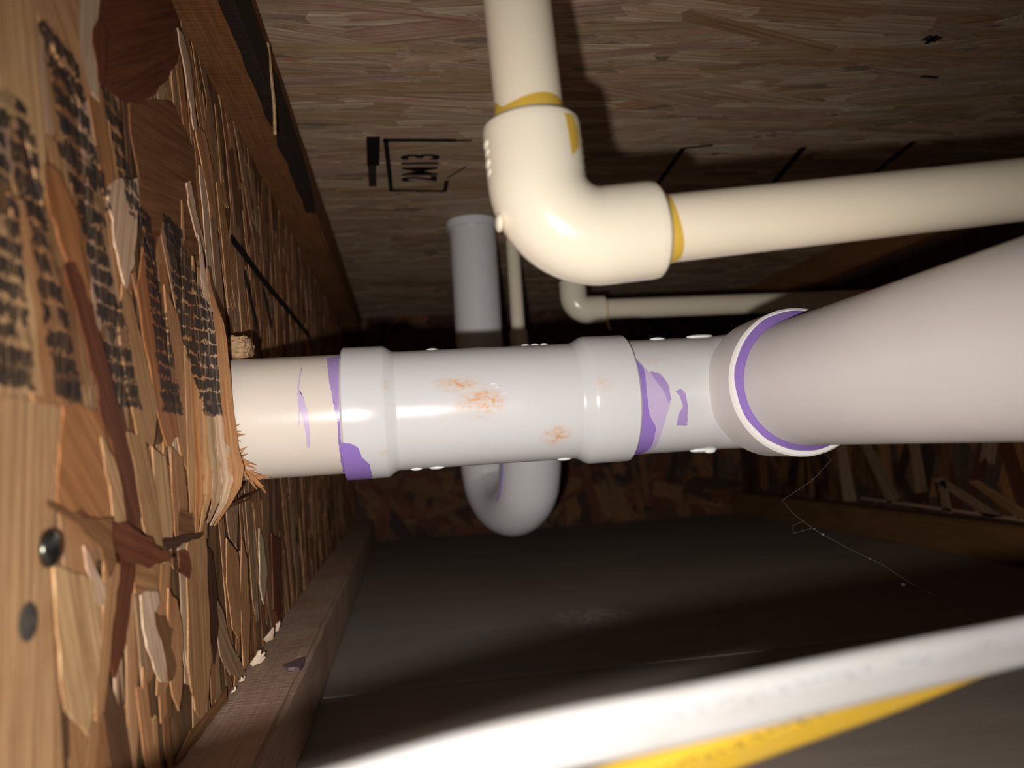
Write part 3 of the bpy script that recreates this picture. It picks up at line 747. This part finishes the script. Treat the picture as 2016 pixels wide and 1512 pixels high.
# ------------------------------------------------------------------ drain line along the middle
dl = thing('drain_line', 'white plastic drain line with violet primed joints running out of the left joist', 'drain pipe', (PX, PY, PZ - R))
CP = (0, PY, PZ)
stub = lathe('pipe', [(-0.160, R), (-0.012, R)], CP, (1, 0, 0), M['pvc_stub'], dl)
tag(stub, 'ivory pipe stub coming through the joist')
film('primer_stain', [(-35.5,117.2),(-29.6,110.9),(-29.2,157.3),(-29.6,189.6),(-30.1,191.8),(-32.1,171.3),(-33.6,151.5)], 'x', CP, R, M['primer_thin'], stub)
film('primer_stain', [(-30.6,189.5),(-29.5,189.6),(-29.4,213.7),(-29.4,254.1),(-30.6,253.6),(-30.6,213.6)], 'x', CP, R, M['primer'], stub)
film('primer_stain', [(-46.8,165.0),(-45.0,167.6),(-43.4,179.1),(-43.0,197.1),(-43.7,212.7),(-44.8,212.5),(-45.0,196.9),(-46.0,181.0),(-47.0,179),(-47.3,191),(-47.9,190),(-47.5,174.2),(-47.9,160.1),(-46.9,131.8),(-46.2,131.9),(-47.0,157.7)], 'x', CP, R, M['primer_faint'], stub)
RH = 0.0328
tee = thing('tee_fitting', None, None, (0.042, PY, PZ)); tee.parent = dl; tee.matrix_parent_inverse = Matrix.Translation(-Vector(dl.location))
tag(tee, 'long white fitting smudged with orange clay')
lathe('body', [(-0.008, R + 0.0002), (0.092, R + 0.0002)], CP, (1, 0, 0), M['pvc'], tee)
h1 = lathe('hub', [(-0.0290, R), (-0.0292, RH - 0.0012), (-0.0282, RH), (-0.0095, RH), (-0.0085, RH - 0.0003), (-0.0050, R + 0.0006), (-0.0035, R + 0.0002)], CP, (1, 0, 0), M['pvc'], tee)
h2 = lathe('hub', [(0.0855, R + 0.0002), (0.0870, R + 0.0006), (0.0905, RH - 0.0006), (0.0925, RH), (0.1125, RH), (0.1135, RH - 0.0010), (0.1134, R)], CP, (1, 0, 0), M['pvc'], tee)
film('primer_stain', [(-29.1,206.5),(-25.0,207.5),(-21.6,212.0),(-20.4,221.7),(-17.3,231.1),(-16.8,249.5),(-17.5,262),(-22.4,266.5),(-29.0,262),(-29.1,235)], 'x', CP, RH, M['primer'], h1)
# rear branch of the tee
lathe('branch', [(0.0, 0.020), (0.030, 0.0262), (0.048, 0.0275), (0.050, 0.0265), (0.050, 0.0245)], (0.052, PY, PZ), (0, 1, 0), M['pvc'], tee, 40)

def mark(parent, ang, x, sx, sc, r=R, n=1):
    """a raised moulding mark lying on the pipe surface at angle ang"""
    bm = bmesh.new(); bmesh.ops.create_uvsphere(bm, u_segments=14, v_segments=8, radius=1)
    t = math.radians(ang); o = Vector((0, math.cos(t), math.sin(t))); q = Vector((0, -math.sin(t), math.cos(t)))
    for v in bm.verts:
        v.co = Vector((x + v.co.x * sx, PY, PZ)) + o * (r + v.co.z * 0.0011) + q * v.co.y * sc
    bmesh.ops.recalc_face_normals(bm, faces=bm.faces[:])
    me = bpy.data.meshes.new('raised_mark'); bm.to_mesh(me); bm.free(); me.shade_smooth()
    link('raised_mark', me, parent, M['pvc_mark'])
for x, sx in ((0.0155, 0.0032), (0.0630, 0.0024), (0.0680, 0.0024), (0.0728, 0.0022)): mark(tee, 95, x, sx, 0.002)
for x, sx in ((0.0045, 0.0030), (0.0145, 0.0040), (0.0790, 0.0038)): mark(tee, 262, x, sx, 0.002)
for x, a, sx in ((0.0425, 163, 0.0016), (0.0440, 166, 0.0010), (0.0475, 172, 0.0014)): mark(tee, a, x, sx, 0.0004)

# elbow turning towards the near side
el = thing('elbow_fitting', None, None, (PX, PY, PZ)); el.parent = dl; el.matrix_parent_inverse = Matrix.Translation(-Vector(dl.location))
tag(el, 'short white elbow streaked with violet primer')
YH0, YH1 = 0.3640, 0.3345
path = [Vector((0.100, PY, PZ)), Vector((0.125, PY, PZ))] + fillet([(0.126, PY, PZ), (PX, PY, PZ), (PX, YH0 - 0.004, PZ)], 0.026, 16)
sweep('body', path, ring(R + 0.0003, 56), M['pvc'], el, cap=False, rads=[1.0] * 3 + [1.0 + 0.03 * k / 17 for k in range(len(path) - 3)])
RE = 0.0348
hb = lathe('hub', [(YH0 + 0.006, R + 0.0005), (YH0, RE - 0.001), (YH0 - 0.0015, RE), (YH1 + 0.0012, RE), (YH1, RE - 0.0012), (YH1, R - 0.0004)], (PX, 0, PZ), (0, 1, 0), M['pvc_big'], el)
lathe('rim', [(YH1 + 0.0006, RE - 0.0001), (YH1 - 0.0003, RE - 0.0009), (YH1 - 0.0004, R + 0.0024), (YH1 + 0.0004, R + 0.0022)], (PX, 0, PZ), (0, 1, 0), M['pvc_rim'], el)
# violet bead round the joint, thicker at the top
vs, fs = [], []; n = 96
for k in range(n):
    t = 2 * math.pi * k / n
    ro = R + 0.0033 + 0.0007 * math.sin(t + 0.4) + 0.0005 * noise.noise(Vector((math.cos(t) * 3, math.sin(t) * 3, 1)))
    out = YH1 - 0.0022 - 0.0004 * math.sin(3 * t)
    for (r, y) in ((ro, YH1 - 0.0002), (ro - 0.0004, YH1 - 0.0012), (R + 0.0005, out), (R - 0.0001, out - 0.0012), (R - 0.0003, YH1)):
        vs.append((PX + r * math.cos(t), y, PZ + r * math.sin(t)))
for k in range(n):
    for q in range(5):
        a, b = k * 5, ((k + 1) % n) * 5
        fs.append((a + q, a + (q + 1) % 5, b + (q + 1) % 5, b + q))
link('primer_bead', smooth(mesh('primer_bead', vs, fs), 60), el, M['primer'])
RS = R + 0.0003
film('primer_stain', [(113.6,141.8),(119.5,161.1),(124.6,161.6),(127.6,171.9),(128.8,186.3),(126.2,203.0),(124.8,219.1),(123.8,241.2),(119.0,262),(113.6,262),(113.6,200)], 'x', CP, RS, M['primer_faint'], el)
film('primer_stain', [(113.6,141.8),(117.0,155),(116.5,180),(117.5,200),(121.5,214),(121.5,240),(118.0,262),(113.6,262),(113.6,200)], 'x', CP, RS + 0.00012, M['primer'], el)
film('primer_stain', [(119.5,158.5),(124.4,161.6),(127.6,171.9),(128.6,186.3),(127.0,190),(125,178),(121.5,168)], 'x', CP, RS + 0.00012, M['primer_thin'], el)
film('primer_stain', [(131.2,179.5),(133.7,177.4),(136.1,182.4),(137.0,194.4),(137.3,213.9),(131.9,213.2),(132.4,201.2),(134.6,194.1),(133.0,184.4)], 'x', CP, RS, M['primer_thin'], el)
mark(el, 100, 0.1325, 0.0042, 0.002, RS); mark(el, 98, 0.1560, 0.0075, 0.003, RS + 0.0004); mark(el, 262, 0.1530, 0.0075, 0.003, RS + 0.0003); mark(el, 260, 0.1560, 0.003, 0.002, RS + 0.0012)
big = lathe('pipe', [(YN, R), (0.352, R)], (PX, 0, PZ), (0, 1, 0), M['pvc_big'], dl, 96)
tag(big, 'pinkish white pipe running back past the lens')

# ------------------------------------------------------------------ cream water line in front
YW = 0.240; RC = 0.0112; RF = 0.0160
top = Vector((0.0405, YW, ZC - 0.0002)); cor = Vector((0.0473, YW, 0.0645)); arm = Vector((math.cos(math.radians(4.7)), 0, math.sin(math.radians(4.7))))
leg = (top - cor).normalized()
wlne = thing('water_line', 'cream plastic water pipe with bright elbow and yellow cement, nearest the lens', 'water pipe', cor - Vector((0, 0, RF)))
tag(lathe('pipe', [(0.030, RC), ((top - cor).length, RC)], cor, leg, M['cpvc'], wlne), 'upright cream pipe')
hp = lathe('pipe', [(0.030, RC), (0.560, RC)], cor, arm, M['cpvc'], wlne, 72)
tag(hp, 'level cream pipe')
e2 = thing('elbow_fitting', None, None, cor); e2.parent = wlne; e2.matrix_parent_inverse = Matrix.Translation(-Vector(wlne.location))
HV, HA = 0.0395, 0.0385
path = [cor + leg * (HV - 0.0030)] + fillet([cor + leg * (HV - 0.005), cor, cor + arm * (HA - 0.005)], 0.0195, 18) + [cor + arm * (HA - 0.0030)]
sweep('body', path, ring(RF, 56), M['cpvc_fit'], e2, up=(0, 1, 0), cap=False)
lathe('hub_rim', [(HV - 0.0032, RF), (HV - 0.0012, RF - 0.0002), (HV - 0.0002, RF - 0.0010), (HV, RF - 0.0022), (HV - 0.0004, RC)], cor, leg, M['cpvc_fit'], e2)
lathe('hub_rim', [(HA - 0.0032, RF), (HA - 0.0012, RF - 0.0002), (HA - 0.0002, RF - 0.0010), (HA, RF - 0.0022), (HA - 0.0004, RC)], cor, arm, M['cpvc_fit'], e2)
def cement(origin, axis, h0, prof, parent, r=RC, name='cement_ring'):
    """a collar of cement whose upper edge wanders: prof(t) gives its width"""
    a = Vector(axis).normalized(); u = Vector((0, -1, 0)); w = a.cross(u).normalized(); vs, fs = [], []; n = 64
    for k in range(n):
        t = 2 * math.pi * k / n; d = u * math.cos(t) + w * math.sin(t); W = prof(t)
        for (h, q) in ((h0, r + 0.0007), (h0 + W * 0.5, r + 0.0005), (h0 + W, r + 0.0001), (h0 + W, r - 0.0003), (h0, r - 0.0003)):
            vs.append(Vector(origin) + a * h + d * q)
    for k in range(n):
        for q in range(5):
            x, y = k * 5, ((k + 1) % n) * 5
            fs.append((x + q, y + q, y + (q + 1) % 5, x + (q + 1) % 5))
    return link(name, smooth(mesh(name, vs, fs), 60), parent, M['cement'])
cement(cor, leg, HV - 0.0006, lambda t: 0.0052 + 0.0012 * math.sin(t * 2 + 0.6) + 0.003 * math.exp(-((t - 4.9) / 0.25) ** 2), e2)
cement(cor, arm, HA - 0.0006, lambda t: 0.0050 + 0.0010 * math.sin(2 * t - 0.6), e2)
film('cement_drip', [(97.5,-60),(98,-46),(93.6,-36),(85.4,-35),(80.6,-36),(78.9,-46),(82.9,-52),(90.9,-55)], 'z', (cor.x - 0.0016, YW, 0.004), RF, M['cement'], e2, lift=0.0004)
def blob(parent, c, s, mat, name='raised_mark'):
    bm = bmesh.new(); bmesh.ops.create_uvsphere(bm, u_segments=12, v_segments=8, radius=1)
    for v in bm.verts: v.co = Vector(c) + Vector((v.co.x * s[0], v.co.y * s[1], v.co.z * s[2]))
    me = bpy.data.meshes.new(name); bm.to_mesh(me); bm.free(); me.shade_smooth(); link(name, me, parent, mat)
for h, dx in ((0.0318, 0), (0.0290, 0.0002), (0.0255, 0), (0.0225, 0.0002)):
    p = cor + leg * h; blob(e2, (p.x - RF + 0.0006 + dx, YW - 0.002, p.z), (0.0011, 0.003, 0.0017), M['cpvc_fit'])
p = cor + leg * 0.006; blob(e2, (p.x - RF + 0.0019, YW - 0.003, p.z), (0.0014, 0.004, 0.0030), M['cpvc_fit'])
for h in (0.033, 0.030, 0.0275, 0.0245, 0.022):
    p = cor + leg * h; blob(e2, (p.x + RF - 0.0005, YW - 0.001, p.z), (0.0010, 0.002, 0.0015), M['cpvc_fit'])

# ------------------------------------------------------------------ riser and trap behind the drain
tr = thing('trap_drain', 'white riser pipe from the subfloor into a U-shaped trap behind the drain', 'drain trap', (0.081, 0.786, -0.085))
RT = 0.02415
lathe('riser', [(0.006, RT), (ZC - 0.0003, RT)], (0.0805, 0.786, 0), (0, 0, 1), M['pvc'], tr, 56)
tag(lathe('collar', [(ZC - 0.0085, RT), (ZC - 0.0085, RT + 0.0030), (ZC - 0.0004, RT + 0.0034)], (0.0805, 0.786, 0), (0, 0, 1), M['pvc'], tr, 56), 'white ring at the subfloor')
A = Vector((0.0805, 0.786, 0.010)); B = Vector((0.110, 0.682, 0.010)); mid = (A + B) / 2; hv = (B - A) / 2
path = [A + Vector((0, 0, 0.010))] + [mid - hv * math.cos(math.pi * k / 26) + Vector((0, 0, -0.022 * min(1.0, 5.0 * min(k, 26 - k) / 26.0) - 0.046 * math.sin(math.pi * k / 26))) for k in range(27)]
ub = sweep('u_bend', path, ring(0.0278, 48), M['pvc'], tr, up=hv.cross(Vector((0, 0, 1))), cap=False)
sweep('primer_shade_line', [p + Vector((-0.0262, -0.010, 0.0)) for p in path[19:28]], ring(0.0011, 8), M['primer'], tr, up=(0, 1, 0), rads=[0.2, 1, 1, 0.8, 1, 1, 1, 1, 1])  # violet primer line that also paints in the contact shadow between the limbs
lathe('union_ring', [(-0.003, RT), (-0.003, 0.0285), (0.012, 0.0285), (0.012, RT)], A, (0, 0, 1), M['pvc'], tr, 48)
path = fillet([B + Vector((0, 0, -0.012)), (0.110, 0.682, PZ + 0.012), (0.052, 0.4396, PZ)], 0.020, 12)
sweep('trap_arm', path, ring(RT, 40), M['pvc'], tr, up=(1, 0.2, 0), cap=False)
film('primer_stain', [(-6, 255), (4, 262), (4, 272), (-2, 268), (-8, 262)], 'z', (0.0805, 0.786, 0), 0.0286, M['primer'], ub)

# ------------------------------------------------------------------ water lines further back
YW2 = 0.815
cor2 = Vector((0.190, YW2, 0.1425))
w2 = thing('water_line', 'thin cream water pipe with elbow far behind the front elbow', 'water pipe', cor2 - Vector((0, 0, RF)))
lathe('pipe', [(0.02, RC), (XR - 0.0005 - cor2.x, RC)], cor2, (1, 0, -0.003), M['cpvc'], w2, 40)
lathe('pipe', [(0.02, RC), (ZC - 0.0002 - cor2.z, RC)], cor2, (0, 0, 1), M['cpvc'], w2, 40)
path = fillet([cor2 + Vector((0, 0, 0.032)), cor2, cor2 + Vector((0.033, 0, 0))], 0.016, 12)
sweep('elbow_fitting', path, ring(0.0148, 40), M['cpvc_fit'], w2, up=(0, 1, 0))
cement(cor2, (1, 0, 0), 0.0325, lambda t: 0.0030, w2)
p2 = cor2 + Vector((0.034, -0.006, -0.011))
sweep('cement_drip', [p2, p2 + Vector((0.001, 0, -0.007)), p2 + Vector((0.003, 0, -0.013))], ring(0.0012, 8), M['cement'], w2, up=(0, 1, 0))

w3 = thing('water_line', 'slim upright cream pipe just right of the white riser', 'water pipe', (0.1335, 0.86, 0.12))
sweep('pipe', fillet([(0.1335, 0.86, ZC - 0.0003), (0.1335, 0.86, 0.055), (0.1335, YB - 0.0012, 0.055)], 0.018, 10), ring(0.0078, 32), M['cpvc'], w3, up=(1, 0, 0))
lathe('coupling', [(0.108, 0.0079), (0.108, 0.0104), (0.1285, 0.0104), (0.1295, 0.0098), (0.1295, 0.0079)], (0.1335, 0.86, 0), (0, 0, 1), M['cpvc_fit'], w3, 32)

# ------------------------------------------------------------------ electric cables close to the lens
def cable_material(name, base, ink, scale, amount):
    N = NT(name)
    uvv = N.uv(); P = N.xyz(uvv)
    strip = N.math('LESS_THAN', N.math('ABSOLUTE', N.math('SUBTRACT', P[1], 0.83)), 0.028)
    let = N.math('GREATER_THAN', N.noise(N.scaled(uvv, (scale, 18, 1)), 1.0, 2), 0.52)
    grp = N.math('GREATER_THAN', N.noise(N.scaled(uvv, (scale * 0.09, 0, 1), loc=(3.3, 0, 0)), 1.0, 0), 0.47)
    f = N.math('MULTIPLY', N.math('MULTIPLY', strip, let), N.math('MULTIPLY', grp, amount))
    dirt = N.noise(N.scaled(N.pos(), (60, 60, 200)), 1.0, 4)
    col = N.mix(N.ramp(dirt, [(0.55, (0,) * 3), (0.8, (0.30,) * 3)]), base, (0.45, 0.36, 0.25, 1))
    col = N.mix(f, col, ink)
    return N.done(col, 0.4, 0.4)
M['nm_white'] = cable_material('white_cable_jacket', (0.66, 0.64, 0.63, 1), (0.16, 0.19, 0.30, 1), 700, 0.34)
M['nm_yellow'] = cable_material('yellow_cable_jacket', (0.70, 0.44, 0.04, 1), (0.10, 0.08, 0.03, 1), 700, 0.6)

def cable(name, pts, w, h, mat, tilt):
    sect = []
    for k in range(28):
        t = 2 * math.pi * k / 28
        a = abs(math.cos(t)) ** 0.75 * math.copysign(1, math.cos(t)) * w / 2; b = abs(math.sin(t)) ** 0.85 * math.copysign(1, math.sin(t)) * h / 2
        b *= 1 - 0.10 * math.cos(2 * math.pi * a / w) ** 2 * (1 if abs(a) < w * 0.25 else 0)
        sect.append((a * math.cos(tilt) - b * math.sin(tilt), a * math.sin(tilt) + b * math.cos(tilt)))
    path = catmull(pts, 14); o = sweep(name, path, sect, mat)
    me = o.data; ul = me.uv_layers.new(name='UVMap'); acc = [0.0]
    for k in range(1, len(path)): acc.append(acc[-1] + (path[k] - path[k - 1]).length)
    for p in me.polygons:
        for q in p.loop_indices:
            vi = me.loops[q].vertex_index; ul.data[q].uv = (acc[vi // 28], (vi % 28) / 28)
    return o
wc = cable('electric_cable', [(-0.0882, 0.110, -0.0605), (-0.060, 0.114, -0.0560), (-0.0157, 0.118, -0.0500), (0.013, 0.122, -0.0470), (0.0484, 0.127, -0.0460), (0.092, 0.138, -0.0463),
                              (0.1246, 0.147, -0.0470), (0.190, 0.162, -0.0465), (0.300, 0.185, -0.046), (0.450, 0.215, -0.050), (0.5955, 0.24, -0.055)], 0.0106, 0.0054, M['nm_white'], math.radians(70))
tag(wc, 'white flat electric cable sweeping across the bottom close to the lens', 'cable')
yc = cable('electric_cable', [(-0.0882, 0.124, -0.0840), (-0.055, 0.127, -0.0790), (-0.018, 0.133, -0.0725), (0.0207, 0.140, -0.0652), (0.066, 0.148, -0.0595), (0.0985, 0.155, -0.0566),
                              (0.1315, 0.160, -0.0515), (0.190, 0.176, -0.0480), (0.300, 0.20, -0.058), (0.450, 0.23, -0.070), (0.5955, 0.27, -0.080)], 0.0104, 0.0056, M['nm_yellow'], math.radians(65))
tag(yc, 'yellow flat electric cable showing just below the white cable', 'cable')

# ------------------------------------------------------------------ nails in the web
def nail(name, y, z, r, h, mat, label):
    prof = [(0.0016, r * 0.98), (0.0016 + h * 0.35, r), (0.0016 + h * 0.75, r * 0.8), (0.0016 + h * 0.95, r * 0.4), (0.0016 + h, 0.0001)]
    o = thing(name, label, 'nail', (XL + 0.0012, y, z))
    lathe('head', prof, (XL - 0.0006, y, z), (1, 0, 0), mat, o, 28, 60)
    lathe('shank', [(-0.004, 0.0001), (-0.003, r * 0.35), (0.0018, r * 0.35)], (XL, y, z), (1, 0, 0), mat, o, 12)
nail('nail', 0.2047, -0.0178, 0.0048, 0.0024, M['steel'], 'shiny domed dark nail head in the left joist')
nail('nail', 0.1941, -0.0332, 0.0044, 0.0006, M['plug'], 'flat dull grey nail head below the shiny one')

# ------------------------------------------------------------------ cobweb strand under the near pipe joint
cw = thing('cobweb', 'thin dusty cobweb thread hanging below the violet pipe joint', 'cobweb', (0.2324, 0.40, -0.09))
C = [(0.205, 0.372, -0.0072), (0.2324, 0.40, -0.0193), (0.2202, 0.4, -0.0297), (0.2014, 0.4, -0.0394), (0.2066, 0.4, -0.0466), (0.2175, 0.4, -0.0557), (0.2231, 0.4, -0.0595), (0.24, 0.4, -0.0699), (0.2558, 0.4, -0.0782), (0.2656, 0.4, -0.0854), (0.2741, 0.4, -0.0914), (0.2843, 0.4, -0.0964), (0.318, 0.415, -0.118), (0.372, 0.44, -0.1455)]
sweep('thread', [Vector(p) for p in C], ring(0.00008, 5), M['web_silk'], cw, up=(0, 1, 0))
sweep('thread', [Vector(p) for p in ((0.2125, 0.4, -0.0515), (0.2058, 0.4, -0.0535), (0.2062, 0.4, -0.0575), (0.2175, 0.4, -0.0557))], ring(0.00007, 5), M['web_silk'], cw, up=(0, 1, 0))
for c, s in (((0.2231, 0.4, -0.0595), 0.0008), ((0.2185, 0.4, -0.0562), 0.0005), ((0.2676, 0.4, -0.0905), 0.0013), ((0.2830, 0.4, -0.0958), 0.0008), ((0.249, 0.4, -0.0747), 0.0005), ((0.2205, 0.4, -0.0292), 0.0004)):
    blob(cw, c, (s, s, s * 0.8), M['web_silk'], 'dust_speck')
